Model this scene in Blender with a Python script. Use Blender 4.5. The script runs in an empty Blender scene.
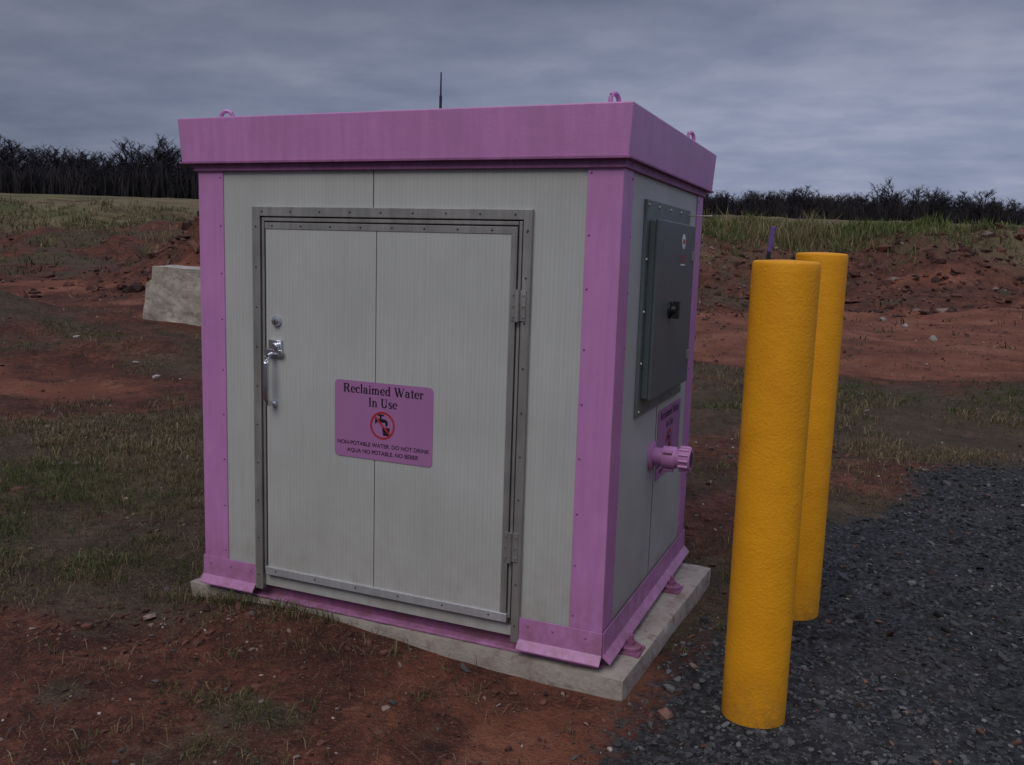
import bpy, bmesh, math, numpy as np
from mathutils import Matrix, Vector
rng=np.random.default_rng(7)
scene=bpy.context.scene
scene.view_settings.view_transform='Standard'
scene.view_settings.look='None'
scene.view_settings.exposure=0
col=scene.collection

# ---------------------------------------------------------------- helpers
def link(o,parent=None):
    col.objects.link(o)
    if parent is not None: o.parent=parent
    return o
def empty(name,loc=(0,0,0),rz=0.0,rx=0.0,ry=0.0):
    e=bpy.data.objects.new(name,None); e.location=loc; e.rotation_euler=(rx,ry,rz)
    e.empty_display_size=.2
    return link(e)
def mesh_obj(name,verts,faces,mat,parent=None,bevel=0,smooth=False,seg=2):
    me=bpy.data.meshes.new(name); me.from_pydata([tuple(v) for v in verts],[],faces); me.update()
    o=bpy.data.objects.new(name,me); link(o,parent)
    if mat: me.materials.append(mat)
    if bevel:
        b=o.modifiers.new('bevel','BEVEL'); b.width=bevel; b.segments=seg; b.limit_method='ANGLE'
    return o
def boxgeo(x0,x1,y0,y1,z0,z1):
    v=[(x0,y0,z0),(x1,y0,z0),(x1,y1,z0),(x0,y1,z0),(x0,y0,z1),(x1,y0,z1),(x1,y1,z1),(x0,y1,z1)]
    f=[(0,3,2,1),(4,5,6,7),(0,1,5,4),(1,2,6,5),(2,3,7,6),(3,0,4,7)]
    return v,f
def box(name,x0,x1,y0,y1,z0,z1,mat,parent=None,bevel=.002):
    v,f=boxgeo(x0,x1,y0,y1,z0,z1)
    return mesh_obj(name,v,f,mat,parent,bevel)
def lathe(profile,n=32,axis='z',origin=(0,0,0)):
    V=[];F=[]
    for r,t in profile:
        for i in range(n):
            a=2*math.pi*i/n; c,s=r*math.cos(a),r*math.sin(a)
            if axis=='z': p=(c,s,t)
            elif axis=='y': p=(c,t,s)
            else: p=(t,c,s)
            V.append((p[0]+origin[0],p[1]+origin[1],p[2]+origin[2]))
    m=len(profile)
    for j in range(m-1):
        for i in range(n):
            k=(i+1)%n
            F.append((j*n+i,j*n+k,(j+1)*n+k,(j+1)*n+i))
    F.append(tuple(range(n))[::-1]); F.append(tuple((m-1)*n+i for i in range(n)))
    return V,F
def merge(parts):
    V=[];F=[]
    for v,f in parts:
        o=len(V); V+=list(v); F+=[tuple(i+o for i in q) for q in f]
    return V,F
def fixn(o):
    bm=bmesh.new(); bm.from_mesh(o.data); bmesh.ops.recalc_face_normals(bm,faces=bm.faces); bm.to_mesh(o.data); bm.free()
    return o
def autosmooth(o,ang=35):
    bm=bmesh.new(); bm.from_mesh(o.data); bmesh.ops.recalc_face_normals(bm,faces=bm.faces)
    for f in bm.faces: f.smooth=True
    for e in bm.edges:
        if len(e.link_faces)==2 and e.calc_face_angle(0)>math.radians(ang): e.smooth=False
    bm.to_mesh(o.data); bm.free(); return o
def tube(pts,r,n=10):
    V=[];F=[]; m=len(pts)
    P=[Vector(p) for p in pts]
    for i,p in enumerate(P):
        t=(P[min(i+1,m-1)]-P[max(i-1,0)]).normalized()
        up=Vector((0,0,1)) if abs(t.z)<.9 else Vector((0,1,0))
        a=t.cross(up).normalized(); b=t.cross(a).normalized()
        rr=r[i] if isinstance(r,(list,tuple)) else r
        for k in range(n):
            q=2*math.pi*k/n; V.append(tuple(p+a*rr*math.cos(q)+b*rr*math.sin(q)))
    for i in range(m-1):
        for k in range(n):
            l=(k+1)%n; F.append((i*n+k,i*n+l,(i+1)*n+l,(i+1)*n+k))
    F.append(tuple(range(n))); F.append(tuple((m-1)*n+k for k in range(n)))
    return V,F
def fast_mesh(name,V,T,mat,colr=None,smooth=False):
    me=bpy.data.meshes.new(name); k=T.shape[1]
    me.vertices.add(len(V)); me.vertices.foreach_set('co',V.astype(np.float32).ravel())
    me.loops.add(T.size); me.loops.foreach_set('vertex_index',T.astype(np.int32).ravel())
    me.polygons.add(len(T)); me.polygons.foreach_set('loop_start',np.arange(0,T.size,k,dtype=np.int32))
    me.polygons.foreach_set('use_smooth',np.full(len(T),smooth))
    me.update(calc_edges=True)
    if colr is not None:
        at=me.color_attributes.new('tint','FLOAT_COLOR','POINT')
        c=np.ones((len(V),4),np.float32); c[:,:3]=colr; at.data.foreach_set('color',c.ravel())
    me.materials.append(mat)
    o=bpy.data.objects.new(name,me); link(o); return o

def hsh(ix,iy,seed):
    n=(ix.astype(np.int64)*374761393+iy.astype(np.int64)*668265263+seed*974711)&0x7fffffff
    n=((n^(n>>13))*1274126177)&0x7fffffff
    n=n^(n>>16)
    return (n&0xffff)/65535.0
def vnoise(x,y,s,seed=0):
    x=np.asarray(x,float)/s; y=np.asarray(y,float)/s
    ix=np.floor(x).astype(np.int64); iy=np.floor(y).astype(np.int64); fx=x-ix; fy=y-iy
    fx=fx*fx*(3-2*fx); fy=fy*fy*(3-2*fy)
    a=hsh(ix,iy,seed);b=hsh(ix+1,iy,seed);c=hsh(ix,iy+1,seed);d=hsh(ix+1,iy+1,seed)
    return (a*(1-fx)+b*fx)*(1-fy)+(c*(1-fx)+d*fx)*fy
def fbm(x,y,s,seed=0,o=4):
    t=0;a=1;n=0
    ca,sa=math.cos(.6),math.sin(.6)
    x=np.asarray(x,float);y=np.asarray(y,float)
    for i in range(o):
        t=t+a*vnoise(x,y,s/2**i,seed+i*17); n+=a; a*=.5
        x,y=x*ca-y*sa,x*sa+y*ca
    return t/n
def sstep(a,b,x):
    t=np.clip((x-a)/(b-a),0,1); return t*t*(3-2*t)

YAW=math.radians(-22.6); P0=(-1.348,3.806)
dX=(math.cos(YAW),math.sin(YAW)); dY=(-math.sin(YAW),math.cos(YAW))
def shed_local(x,y):
    rx=x-P0[0]; ry=y-P0[1]
    return rx*dX[0]+ry*dX[1], rx*dY[0]+ry*dY[1]
W,D=1.85,1.42

# ---------------------------------------------------------------- terrain
GX=[-60,-2,-.3,.0,.226,.35,.82,1.91,3.32,4.41,8,14,40,200]
GY=[-60,-3,1.2,1.9,2.50,2.8,3.5,5.07,6.82,7.43,9,10.5,14,30]
def gravel_sd(x,y):
    return np.interp(x,GX,GY)-y+(fbm(x,y,.9,31,4)-.5)*.9
def H(x,y):
    x=np.asarray(x,float); y=np.asarray(y,float)
    L=np.interp(y,[0,18,25,40,70,110,150,200,300,2000],[0,0,.4,1.8,4.5,7.0,9.2,11.7,13,13])
    R=np.interp(y,[0,32,35,42,46,60,110,150,200,300,2000],[0,0,.6,2.8,3.1,4.1,6.8,8.9,11.6,13,13])
    b=sstep(-6,8,x+(fbm(x,y,9,5,2)-.5)*8)
    h=L*(1-b)+R*b
    far=sstep(20,36,y)
    h=h+far*(fbm(x,y,6,11,5)-.5)*1.9*(1-.8*sstep(60,140,y))
    h=h+sstep(30,36,y)*(1-sstep(50,70,y))*(fbm(x,y,1.6,15,4)-.5)*1.1
    n=fbm(x,y,1.5,3,5)
    h=h+3.3*np.exp(-(((x+6.2)/3.8)**2+((y-26.5)/2.6)**2))*(.5+1.0*n)
    h=h+.55*np.exp(-(((x+9.0)/2.8)**2+((y-15.2)/1.6)**2))*(.6+.8*n)
    h=h+.28*np.exp(-(((x+5.2)/1.4)**2+((y-12.5)/1.0)**2))
    mid=sstep(6,14,y)
    h=h+mid*(fbm(x,y,2.4,21,5)-.5)*.38
    s,u=shed_local(x,y)
    dslab=np.maximum(np.maximum(-.15-s,s-2.05),np.maximum(-.1-u,u-1.45))
    keep=sstep(0,.5,dslab)
    g=sstep(-.1,.3,gravel_sd(x,y))
    near=(fbm(x,y,.8,41,4)-.5)*.10*(1-g*.75)+(fbm(x,y,.17,47,3)-.5)*.036*(1-g*.4)
    h=h+near*(.25+.75*keep)*(1-sstep(30,60,y))
    h=h+.085*np.exp(-((s-.50)/.55)**2)*np.exp(-((u+.10)/.17)**2)*(.6+.8*fbm(x,y,.2,57,3))
    return h
def masks(x,y):
    g=gravel_sd(x,y)
    n1=fbm(x,y,1.1,51,5); n2=fbm(x,y,5,61,4)
    b=sstep(-4,6,x)
    red=.50+(n1-.5)*1.3+(n2-.5)*.5
    red=red+.40*(1-sstep(3.0,4.2,y))*(sstep(-3.2,-1.0,x))
    red=red-.55*sstep(.54,.68,fbm(x,y,.75,71,4))*(1-sstep(3.6,5,y))
    red=red+.30*np.exp(-(((x+5.2)/2.6)**2+((y-9.6)/.9)**2))
    red=red-.30*sstep(-1.2,-2.2,x)*sstep(3.0,4.0,y)*(1-sstep(7.5,9,y))
    red=red+b*1.0*sstep(13.0,15.5,y+(n2-.5)*6)*(1-sstep(31,33.5,y))
    red=red-b*.28*sstep(6,8,y)*(1-sstep(11,13,y))
    red=red+b*.14*sstep(33.5,35,y)*(1-sstep(39,43,y+(n1-.5)*6))
    red=red+.30*np.exp(-(((x+7.5)/5)**2+((y-25.5)/4.5)**2))
    red=red+(1-b)*.16*sstep(17,20,y)*(1-sstep(24,28,y))
    red=red-.5*sstep(43,49,y)
    return g,np.clip(red,0,1)
def axis(lo,nlo,nhi,hi,st,glo,ghi):
    mid=list(np.arange(nlo,nhi,st)); a=[];v=nlo;s=st
    while v>lo: s*=glo; v-=s; a.append(v)
    b=[];v=mid[-1];s=st
    while v<hi: s*=ghi; v+=s; b.append(v)
    return np.array(a[::-1]+mid+b)
ax=axis(-1500,-5,5,1500,.045,1.05,1.05); ay=axis(-300,1.2,9,1800,.04,1.2,1.02)
XX,YY=np.meshgrid(ax,ay); ZZ=H(XX,YY); nx,ny=len(ax),len(ay)
V=np.stack([XX.ravel(),YY.ravel(),ZZ.ravel()],1)
i=np.arange(nx-1);j=np.arange(ny-1);I,J=np.meshgrid(i,j); q=(J*nx+I).ravel()
Q=np.stack([q,q+1,q+nx+1,q+nx],1)

# ---------------------------------------------------------------- materials
def newmat(name):
    m=bpy.data.materials.new(name); m.use_nodes=True
    nt=m.node_tree; b=nt.nodes['Principled BSDF']; return m,nt,b
def ramp(nt,fac,stops):
    r=nt.nodes.new('ShaderNodeValToRGB'); nt.links.new(fac,r.inputs[0])
    el=r.color_ramp.elements
    while len(el)<len(stops): el.new(.5)
    for e,(p,c) in zip(el,stops):
        e.position=p; e.color=(c[0],c[1],c[2],1) if hasattr(c,'__len__') else (c,c,c,1)
    return r.outputs[0]
def noise(nt,vec,scale,detail=4,rough=.55):
    n=nt.nodes.new('ShaderNodeTexNoise'); n.inputs['Scale'].default_value=scale
    n.inputs['Detail'].default_value=detail; n.inputs['Roughness'].default_value=rough
    if vec is not None: nt.links.new(vec,n.inputs['Vector'])
    return n.outputs['Fac']
def mixc(nt,f,a,b,mode='MIX'):
    m=nt.nodes.new('ShaderNodeMix'); m.data_type='RGBA'; m.blend_type=mode
    for s,v in ((m.inputs[0],f),(m.inputs[6],a),(m.inputs[7],b)):
        if isinstance(v,(int,float)): s.default_value=v
        elif isinstance(v,tuple): s.default_value=(*v,1)
        else: nt.links.new(v,s)
    return m.outputs[2]
def mth(nt,op,a,b=None,c=None):
    m=nt.nodes.new('ShaderNodeMath'); m.operation=op
    for s,v in zip(m.inputs,(a,b,c)):
        if v is None: continue
        if isinstance(v,(int,float)): s.default_value=v
        else: nt.links.new(v,s)
    return m.outputs[0]
def bump(nt,h,strength,dist,bsdf,chain=None):
    b=nt.nodes.new('ShaderNodeBump'); b.inputs['Strength'].default_value=strength; b.inputs['Distance'].default_value=dist
    nt.links.new(h,b.inputs['Height'])
    if chain is not None: nt.links.new(chain,b.inputs['Normal'])
    nt.links.new(b.outputs[0],bsdf.inputs['Normal']); return b.outputs[0]
def objco(nt): return nt.nodes.new('ShaderNodeTexCoord').outputs['Object']
def scalev(nt,v,s):
    m=nt.nodes.new('ShaderNodeMapping'); m.inputs['Scale'].default_value=s; nt.links.new(v,m.inputs[0]); return m.outputs[0]

def paint(name,c,rough=.45,var=.18,dirt=.0,bumpd=.0006,grain=90,metal=0,spec=.4):
    m,nt,b=newmat(name); co=objco(nt)
    n=noise(nt,co,6,4); n2=noise(nt,scalev(nt,co,(14,14,1.2)),3,3)
    f=mth(nt,'MULTIPLY',n,n2)
    cc=mixc(nt,ramp(nt,f,[(.12,0),(.45,1)]),tuple(x*(1-var) for x in c),tuple(min(1,x*(1+var*.5)) for x in c))
    if dirt>0:
        s=nt.nodes.new('ShaderNodeSeparateXYZ'); nt.links.new(co,s.inputs[0])
        mr=nt.nodes.new('ShaderNodeMapRange'); nt.links.new(s.outputs[2],mr.inputs[0])
        mr.inputs[1].default_value=.05; mr.inputs[2].default_value=.42; mr.inputs[3].default_value=1; mr.inputs[4].default_value=0
        d=mth(nt,'MULTIPLY',mth(nt,'MULTIPLY',mr.outputs[0],ramp(nt,noise(nt,co,14,5,.75),[(.35,0),(.65,1)])),dirt)
        cc=mixc(nt,d,cc,(.17,.075,.055))
    nt.links.new(cc,b.inputs['Base Color']); b.inputs['Roughness'].default_value=rough; b.inputs['Metallic'].default_value=metal
    b.inputs['Specular IOR Level'].default_value=spec
    bump(nt,noise(nt,co,grain,2),.35,bumpd*5,b)
    return m
pink=paint('pink_paint',(.49,.205,.435),.42,.13,.8,.0003,90,0,.5)
pinkd=paint('pink_paint_worn_shaded',(.30,.11,.25),.6,.3,.9,.0006)  # rougher, dirtier pink; its darker tone also paints the eave trim's shadow
alum=paint('aluminium',(.36,.345,.32),.42,.3,.3,.0003,60,.55)
alumb=paint('aluminium_bright',(.66,.67,.68),.36,.2,.2,.0003,60,.6)
gap=paint('dark_gap',(.05,.043,.038),.8)
black=paint('black_plastic',(.012,.012,.013),.5)
ecase=paint('grey_enamel',(.085,.105,.105),.42,.1)
eplate=paint('grey_enamel_plate',(.13,.15,.145),.5,.2)
chrome=paint('chrome',(.62,.63,.66),.25,.1,0,.0002,60,.95)
signm=paint('sign_vinyl',(.36,.155,.33),.4,.06,0,.0001)
textb=paint('sign_ink',(.008,.006,.01),.6)
redm=paint('sign_red',(.42,.03,.03),.5)
whitem=paint('sticker_white',(.7,.7,.68),.5)

def panel_mat():
    m,nt,b=newmat('ribbed_panel'); co=objco(nt)
    s=nt.nodes.new('ShaderNodeSeparateXYZ'); nt.links.new(co,s.inputs[0])
    t=mth(nt,'ADD',s.outputs[0],s.outputs[1])
    rib=mth(nt,'SINE',mth(nt,'MULTIPLY',t,2*math.pi/.0165))
    rib2=ramp(nt,rib,[(.0,.0),(.25,1)])
    st=noise(nt,scalev(nt,co,(30,30,1.0)),3,4,.6); bl=noise(nt,co,2.3,3)
    base=mixc(nt,ramp(nt,bl,[(.3,0),(.7,1)]),(.385,.390,.362),(.45,.455,.428))
    base=mixc(nt,mth(nt,'MULTIPLY',ramp(nt,st,[(.45,0),(.75,1)]),.28),base,(.31,.305,.28))
    base=mixc(nt,mth(nt,'MULTIPLY',mth(nt,'SUBTRACT',1.0,rib2),.09),base,(.2,.2,.2))
    mr=nt.nodes.new('ShaderNodeMapRange'); nt.links.new(s.outputs[2],mr.inputs[0])
    mr.inputs[1].default_value=.1; mr.inputs[2].default_value=.7; mr.inputs[3].default_value=1; mr.inputs[4].default_value=0
    d=mth(nt,'MULTIPLY',mth(nt,'MULTIPLY',mr.outputs[0],ramp(nt,noise(nt,co,9,5,.7),[(.35,.1),(.7,1)])),.55)
    base=mixc(nt,d,base,(.24,.17,.13))
    nt.links.new(base,b.inputs['Base Color']); b.inputs['Roughness'].default_value=.5; b.inputs['Specular IOR Level'].default_value=.35
    h1=bump(nt,rib2,.35,.0012,b); bump(nt,noise(nt,co,160,2),.25,.001,b,h1)
    return m
panel=panel_mat()

def bollard_mat():
    m,nt,b=newmat('yellow_sleeve'); co=objco(nt)
    n=noise(nt,co,7,4,.6)
    c=mixc(nt,ramp(nt,n,[(.3,0),(.7,1)]),(.68,.275,.006),(.78,.335,.008))
    sp=ramp(nt,noise(nt,co,42,4,.6),[(.62,0),(.70,1)])
    c=mixc(nt,mth(nt,'MULTIPLY',sp,.22),c,(.42,.16,.01))
    s=nt.nodes.new('ShaderNodeSeparateXYZ'); nt.links.new(co,s.inputs[0])
    mr=nt.nodes.new('ShaderNodeMapRange'); nt.links.new(s.outputs[2],mr.inputs[0])
    mr.inputs[1].default_value=0; mr.inputs[2].default_value=.22; mr.inputs[3].default_value=1; mr.inputs[4].default_value=0
    d=mth(nt,'MULTIPLY',mth(nt,'MULTIPLY',mr.outputs[0],ramp(nt,noise(nt,co,25,4,.7),[(.3,.1),(.65,1)])),.65)
    c=mixc(nt,d,c,(.2,.1,.03))
    nt.links.new(c,b.inputs['Base Color']); b.inputs['Roughness'].default_value=.62; b.inputs['Specular IOR Level'].default_value=.25
    bump(nt,mth(nt,'ADD',noise(nt,co,95,3,.6),mth(nt,'MULTIPLY',noise(nt,co,9,1),1.2)),.55,.005,b)
    return m
yellow=bollard_mat()

def concrete(name,a,bb,stain=(.12,.06,.04),amt=.5):
    m,nt,b=newmat(name); co=objco(nt)
    c=mixc(nt,ramp(nt,noise(nt,co,5,6,.65),[(.3,0),(.7,1)]),a,bb)
    c=mixc(nt,mth(nt,'MULTIPLY',ramp(nt,noise(nt,co,13,5,.7),[(.5,0),(.7,1)]),amt),c,stain)
    nt.links.new(c,b.inputs['Base Color']); b.inputs['Roughness'].default_value=.9
    bump(nt,noise(nt,co,45,5,.7),.6,.012,b); return m
slabm=concrete('pad_concrete',(.27,.225,.19),(.40,.35,.30),(.15,.08,.058),.75)
blockm=concrete('block_concrete',(.25,.215,.17),(.46,.41,.34),(.12,.085,.06),.65)

def tintmat(name,rough=.85):
    m,nt,b=newmat(name)
    a=nt.nodes.new('ShaderNodeAttribute'); a.attribute_name='tint'
    nt.links.new(a.outputs['Color'],b.inputs['Base Color']); b.inputs['Roughness'].default_value=rough
    b.inputs['Specular IOR Level'].default_value=.2
    return m
grassm=tintmat('grass_blades'); stonem=tintmat('stone',.85); barkm=tintmat('bark')

def ground_mat():
    m,nt,b=newmat('ground_soil'); co=objco(nt)
    ag=nt.nodes.new('ShaderNodeAttribute'); ag.attribute_name='gravel'
    ar=nt.nodes.new('ShaderNodeAttribute'); ar.attribute_name='red'
    aw=nt.nodes.new('ShaderNodeAttribute'); aw.attribute_name='far'
    nf=noise(nt,co,14,5,.7); nm=noise(nt,co,2.2,6,.65); nfine=noise(nt,co,75,3,.7)
    soil=ramp(nt,nm,[(.3,(.042,.018,.013)),(.46,(.095,.034,.022)),(.60,(.165,.056,.033)),(.75,(.20,.088,.060))])
    soil=mixc(nt,ramp(nt,nf,[(.42,0),(.64,.9)]),soil,(.035,.018,.013))
    soil=mixc(nt,mth(nt,'MULTIPLY',ramp(nt,nfine,[(.55,0),(.68,1)]),.6),soil,(.20,.12,.085))
    orange=ramp(nt,noise(nt,co,.7,6,.65),[(.3,(.085,.036,.027)),(.5,(.19,.070,.040)),(.7,(.27,.12,.076))])
    turf=ramp(nt,nm,[(.3,(.036,.030,.017)),(.5,(.075,.050,.031)),(.7,(.12,.074,.05))])
    turf=mixc(nt,ramp(nt,nf,[(.42,0),(.66,.9)]),turf,(.038,.027,.017))
    turf=mixc(nt,mth(nt,'MULTIPLY',ramp(nt,nfine,[(.52,0),(.66,1)]),.6),turf,(.18,.145,.085))
    r=mth(nt,'ADD',ar.outputs['Fac'],mth(nt,'MULTIPLY',mth(nt,'SUBTRACT',nf,.5),.9))
    c=mixc(nt,ramp(nt,r,[(.34,0),(.56,1)]),turf,soil)
    c=mixc(nt,ramp(nt,r,[(.84,0),(1.04,1)]),c,orange)
    fld=ramp(nt,noise(nt,scalev(nt,co,(1,2.2,1)),.10,6,.7),[(.33,(.045,.028,.018)),(.43,(.11,.078,.042)),(.50,(.17,.13,.070)),(.60,(.085,.088,.036)),(.75,(.10,.06,.037))])
    c=mixc(nt,aw.outputs['Fac'],c,fld)
    v=nt.nodes.new('ShaderNodeTexVoronoi'); v.inputs['Scale'].default_value=55; nt.links.new(co,v.inputs['Vector'])
    gc=ramp(nt,v.outputs['Color'],[(.1,(.016,.016,.016)),(.6,(.040,.040,.041)),(.95,(.09,.092,.096))])
    gc=mixc(nt,ramp(nt,nm,[(.5,0),(.7,.55)]),gc,(.085,.078,.074))
    g=mth(nt,'ADD',ag.outputs['Fac'],mth(nt,'MULTIPLY',mth(nt,'SUBTRACT',nf,.5),.8))
    gm=ramp(nt,g,[(.42,0),(.62,1)])
    c=mixc(nt,gm,c,gc)
    nt.links.new(c,b.inputs['Base Color']); b.inputs['Roughness'].default_value=.95; b.inputs['Specular IOR Level'].default_value=.15
    h=mth(nt,'ADD',mth(nt,'MULTIPLY',nf,1.0),mth(nt,'MULTIPLY',nfine,.35))
    bump(nt,h,1.0,.045,b)
    return m
ground=fast_mesh('ground',V,Q,ground_mat(),None,True)
g,red=masks(V[:,0],V[:,1])
for nm_,arr in (('gravel',np.clip(g*.8+.5,0,1)),('red',red),('far',sstep(38,54,V[:,1]+(fbm(V[:,0],V[:,1],8,77,3)-.5)*20)*(.95))):
    a=ground.data.attributes.new(nm_,'FLOAT','POINT'); a.data.foreach_set('value',arr.astype(np.float32))

# ---------------------------------------------------------------- grass
def blades(P,h,w,lean,c):
    n=len(P); a=rng.uniform(0,2*np.pi,n); la=rng.uniform(0,2*np.pi,n)
    sx=np.cos(a)*w/2; sy=np.sin(a)*w/2
    lx=np.cos(la)*lean*h; ly=np.sin(la)*lean*h
    v=np.zeros((n,5,3))
    v[:,0]=P+np.stack([sx,sy,-.01+0*h],1); v[:,1]=P-np.stack([sx,sy,.01+0*h],1)
    v[:,2]=P+np.stack([sx*.7+lx*.35,sy*.7+ly*.35,h*.6],1); v[:,3]=P+np.stack([-sx*.7+lx*.35,-sy*.7+ly*.35,h*.6],1)
    v[:,4]=P+np.stack([lx,ly,h*np.sqrt(np.clip(1-lean**2*.5,.1,1))],1)
    t=np.array([[0,1,3],[0,3,2],[2,3,4]])
    T=(np.arange(n)[:,None,None]*5+t).reshape(-1,3)
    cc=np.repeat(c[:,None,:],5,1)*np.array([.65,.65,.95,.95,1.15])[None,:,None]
    return v.reshape(-1,3),T,cc.reshape(-1,3)
def in_slab(x,y,m=0.0):
    s,u=shed_local(x,y); return (s>-.12-m)&(s<2.0+m)&(u>-.04-m)&(u<1.5+m)
GCOL=np.array([(.080,.098,.028),(.115,.125,.042),(.055,.072,.022),(.20,.15,.08),(.24,.19,.11),(.12,.075,.042)])
def tufts(n,y0,y1,pw,nb,hh,ww,spread,dens,pal):
    u=rng.uniform(0,1,n); y=(y0**pw+(y1**pw-y0**pw)*u)**(1/pw); x=rng.uniform(-1,1,n)*(.8*y+1)
    g,r=masks(x,y)
    p=np.clip((.80-r)*1.4,.0,1)*dens*sstep(.42,.60,fbm(x,y,.45+y*.03,91,4)+.02)
    ok=(rng.uniform(0,1,n)<np.maximum(p,.035))&(g<-.02+rng.uniform(-.2,.2,n))&(~in_slab(x,y,.0))
    x=x[ok];y=y[ok];k=len(x)
    sc=rng.uniform(.4,1.3,k)*(.4+1.2*fbm(x,y,1.1,95,3))
    green=fbm(x,y,1.0+y*.06,99,4)
    xi=np.repeat(x,nb)+rng.normal(0,1,k*nb)*spread*np.repeat(sc,nb); yi=np.repeat(y,nb)+rng.normal(0,1,k*nb)*spread*np.repeat(sc,nb)
    gg=np.repeat(green,nb)+rng.normal(0,.10,k*nb)
    ci=np.where(gg>.51,rng.integers(0,3,k*nb),rng.integers(3,6,k*nb))
    c=pal[ci]*rng.uniform(.65,1.25,(k*nb,1))
    z=H(xi,yi); kk=~in_slab(xi,yi,-.01)
    h=rng.uniform(hh[0],hh[1],k*nb)*np.repeat(sc,nb)
    return blades(np.stack([xi,yi,z],1)[kk],h[kk],rng.uniform(ww[0],ww[1],k*nb)[kk],rng.uniform(.2,1.3,k*nb)[kk],c[kk])
sets=[tufts(24000,2.0,8,1.3,13,(.02,.070),(.002,.005),.035,.9,GCOL),
      tufts(24000,6.5,20,1.5,7,(.03,.09),(.006,.014),.08,.9,GCOL*.9),
      tufts(14000,18,62,1.6,6,(.07,.24),(.025,.06),.25,.9,GCOL*.8)]
n=11000; y=rng.uniform(2,8,n); x=rng.uniform(-1,1,n)*(.8*y+.5); gs=gravel_sd(x,y); ok=(gs<.0)&(~in_slab(x,y,.01)); x=x[ok];y=y[ok];k=len(x)
sets.append(blades(np.stack([x,y,H(x,y)+.005],1),rng.uniform(.012,.04,k),rng.uniform(.0015,.003,k),rng.uniform(2,3.5,k),np.array([(.20,.15,.09)])*rng.uniform(.4,1.3,(k,1))))
s_=np.concatenate([rng.uniform(-.2,1.9,150),rng.uniform(-.2,-.12,40)]); u2=np.concatenate([rng.normal(-.06,.03,150),rng.uniform(-.05,1.4,40)])
tx=P0[0]+dX[0]*s_+dY[0]*u2; ty=P0[1]+dX[1]*s_+dY[1]*u2; kp=fbm(tx,ty,.3,201,3)>.47; tx=tx[kp];ty=ty[kp]; nb=14
xi=np.repeat(tx,nb)+rng.normal(0,.018,len(tx)*nb); yi=np.repeat(ty,nb)+rng.normal(0,.018,len(tx)*nb); kk=~in_slab(xi,yi,-.02); xi=xi[kk];yi=yi[kk];k=len(xi)
sets.append(blades(np.stack([xi,yi,H(xi,yi)],1),rng.uniform(.02,.075,k),rng.uniform(.002,.0045,k),rng.uniform(.2,1.2,k),GCOL[rng.integers(0,6,k)]*rng.uniform(.6,1.1,(k,1))))
def weeds(n,cx,cy,sx,sy,hh,ww,pal):
    x=cx+rng.normal(0,1,n)*sx; y=cy+rng.normal(0,1,n)*sy
    nb=12; xi=np.repeat(x,nb)+rng.normal(0,.3,n*nb); yi=np.repeat(y,nb)+rng.normal(0,.3,n*nb)
    c=pal[rng.integers(0,len(pal),n*nb)]*rng.uniform(.7,1.3,(n*nb,1))
    s=np.repeat(rng.uniform(.4,1.2,n),nb)
    return blades(np.stack([xi,yi,H(xi,yi)],1),rng.uniform(*hh,n*nb)*s,rng.uniform(*ww,n*nb),rng.uniform(.05,.7,n*nb),c)
TAN=np.array([(.20,.16,.085),(.13,.12,.055),(.095,.115,.036),(.075,.10,.030)])
sets+=[weeds(900,14,44,9,2.0,(.2,.6),(.03,.07),TAN),weeds(1200,26,49,14,3,(.2,.6),(.03,.08),TAN[1:]),
       weeds(90,13.0,43.5,1.4,1,(.7,1.5),(.03,.06),TAN[:2]*1.0),weeds(300,17,46,3,1.2,(.4,.9),(.04,.08),TAN[2:]),
       weeds(900,-26,52,14,8,(.2,.5),(.04,.09),TAN[:2])]
VV=[];TT=[];CC=[];o_=0
for v,t,c in sets: VV.append(v);TT.append(t+o_);CC.append(c);o_+=len(v)
fast_mesh('grass',np.concatenate(VV),np.concatenate(TT),grassm,np.concatenate(CC))

# ---------------------------------------------------------------- stones
ph=(1+5**.5)/2
ICO=np.array([(-1,ph,0),(1,ph,0),(-1,-ph,0),(1,-ph,0),(0,-1,ph),(0,1,ph),(0,-1,-ph),(0,1,-ph),(ph,0,-1),(ph,0,1),(-ph,0,-1),(-ph,0,1)])/math.sqrt(1+ph*ph)
IF=np.array([(0,11,5),(0,5,1),(0,1,7),(0,7,10),(0,10,11),(1,5,9),(5,11,4),(11,10,2),(10,7,6),(7,1,8),(3,9,4),(3,4,2),(3,2,6),(3,6,8),(3,8,9),(4,9,5),(2,4,11),(6,2,10),(8,6,7),(9,8,1)])
def stones(x,y,r,c,sink=.25):
    n=len(x); b=ICO[None]*rng.uniform(.55,1.25,(n,12,1)); b=b*rng.uniform(.55,1.25,(n,1,3))*np.array([1,1,.62]); b=b*r[:,None,None]
    a=rng.uniform(0,6.28,n); ca,sa=np.cos(a)[:,None],np.sin(a)[:,None]
    t=rng.uniform(-.8,.8,n); ct,st=np.cos(t)[:,None],np.sin(t)[:,None]
    X,Y,Z=b[...,0],b[...,1],b[...,2]; Y,Z=Y*ct-Z*st,Y*st+Z*ct; X,Y=X*ca-Y*sa,X*sa+Y*ca
    v=np.stack([X+x[:,None],Y+y[:,None],Z+(H(x,y)+r*(.6-sink*1.4))[:,None]],2).reshape(-1,3)
    T=(np.arange(n)[:,None,None]*12+IF).reshape(-1,3)
    return v,T,np.repeat(c,12,0)
n=52000; u=rng.uniform(0,1,n); y=(2.0**1.2+(9.5**1.2-2.0**1.2)*u)**(1/1.2); x=rng.uniform(-.3,1.0,n)*(.9*y+.3)
g=gravel_sd(x,y); s,u_=shed_local(x,y)
bol=[(.90,2.967),(1.352,3.94)]
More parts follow.
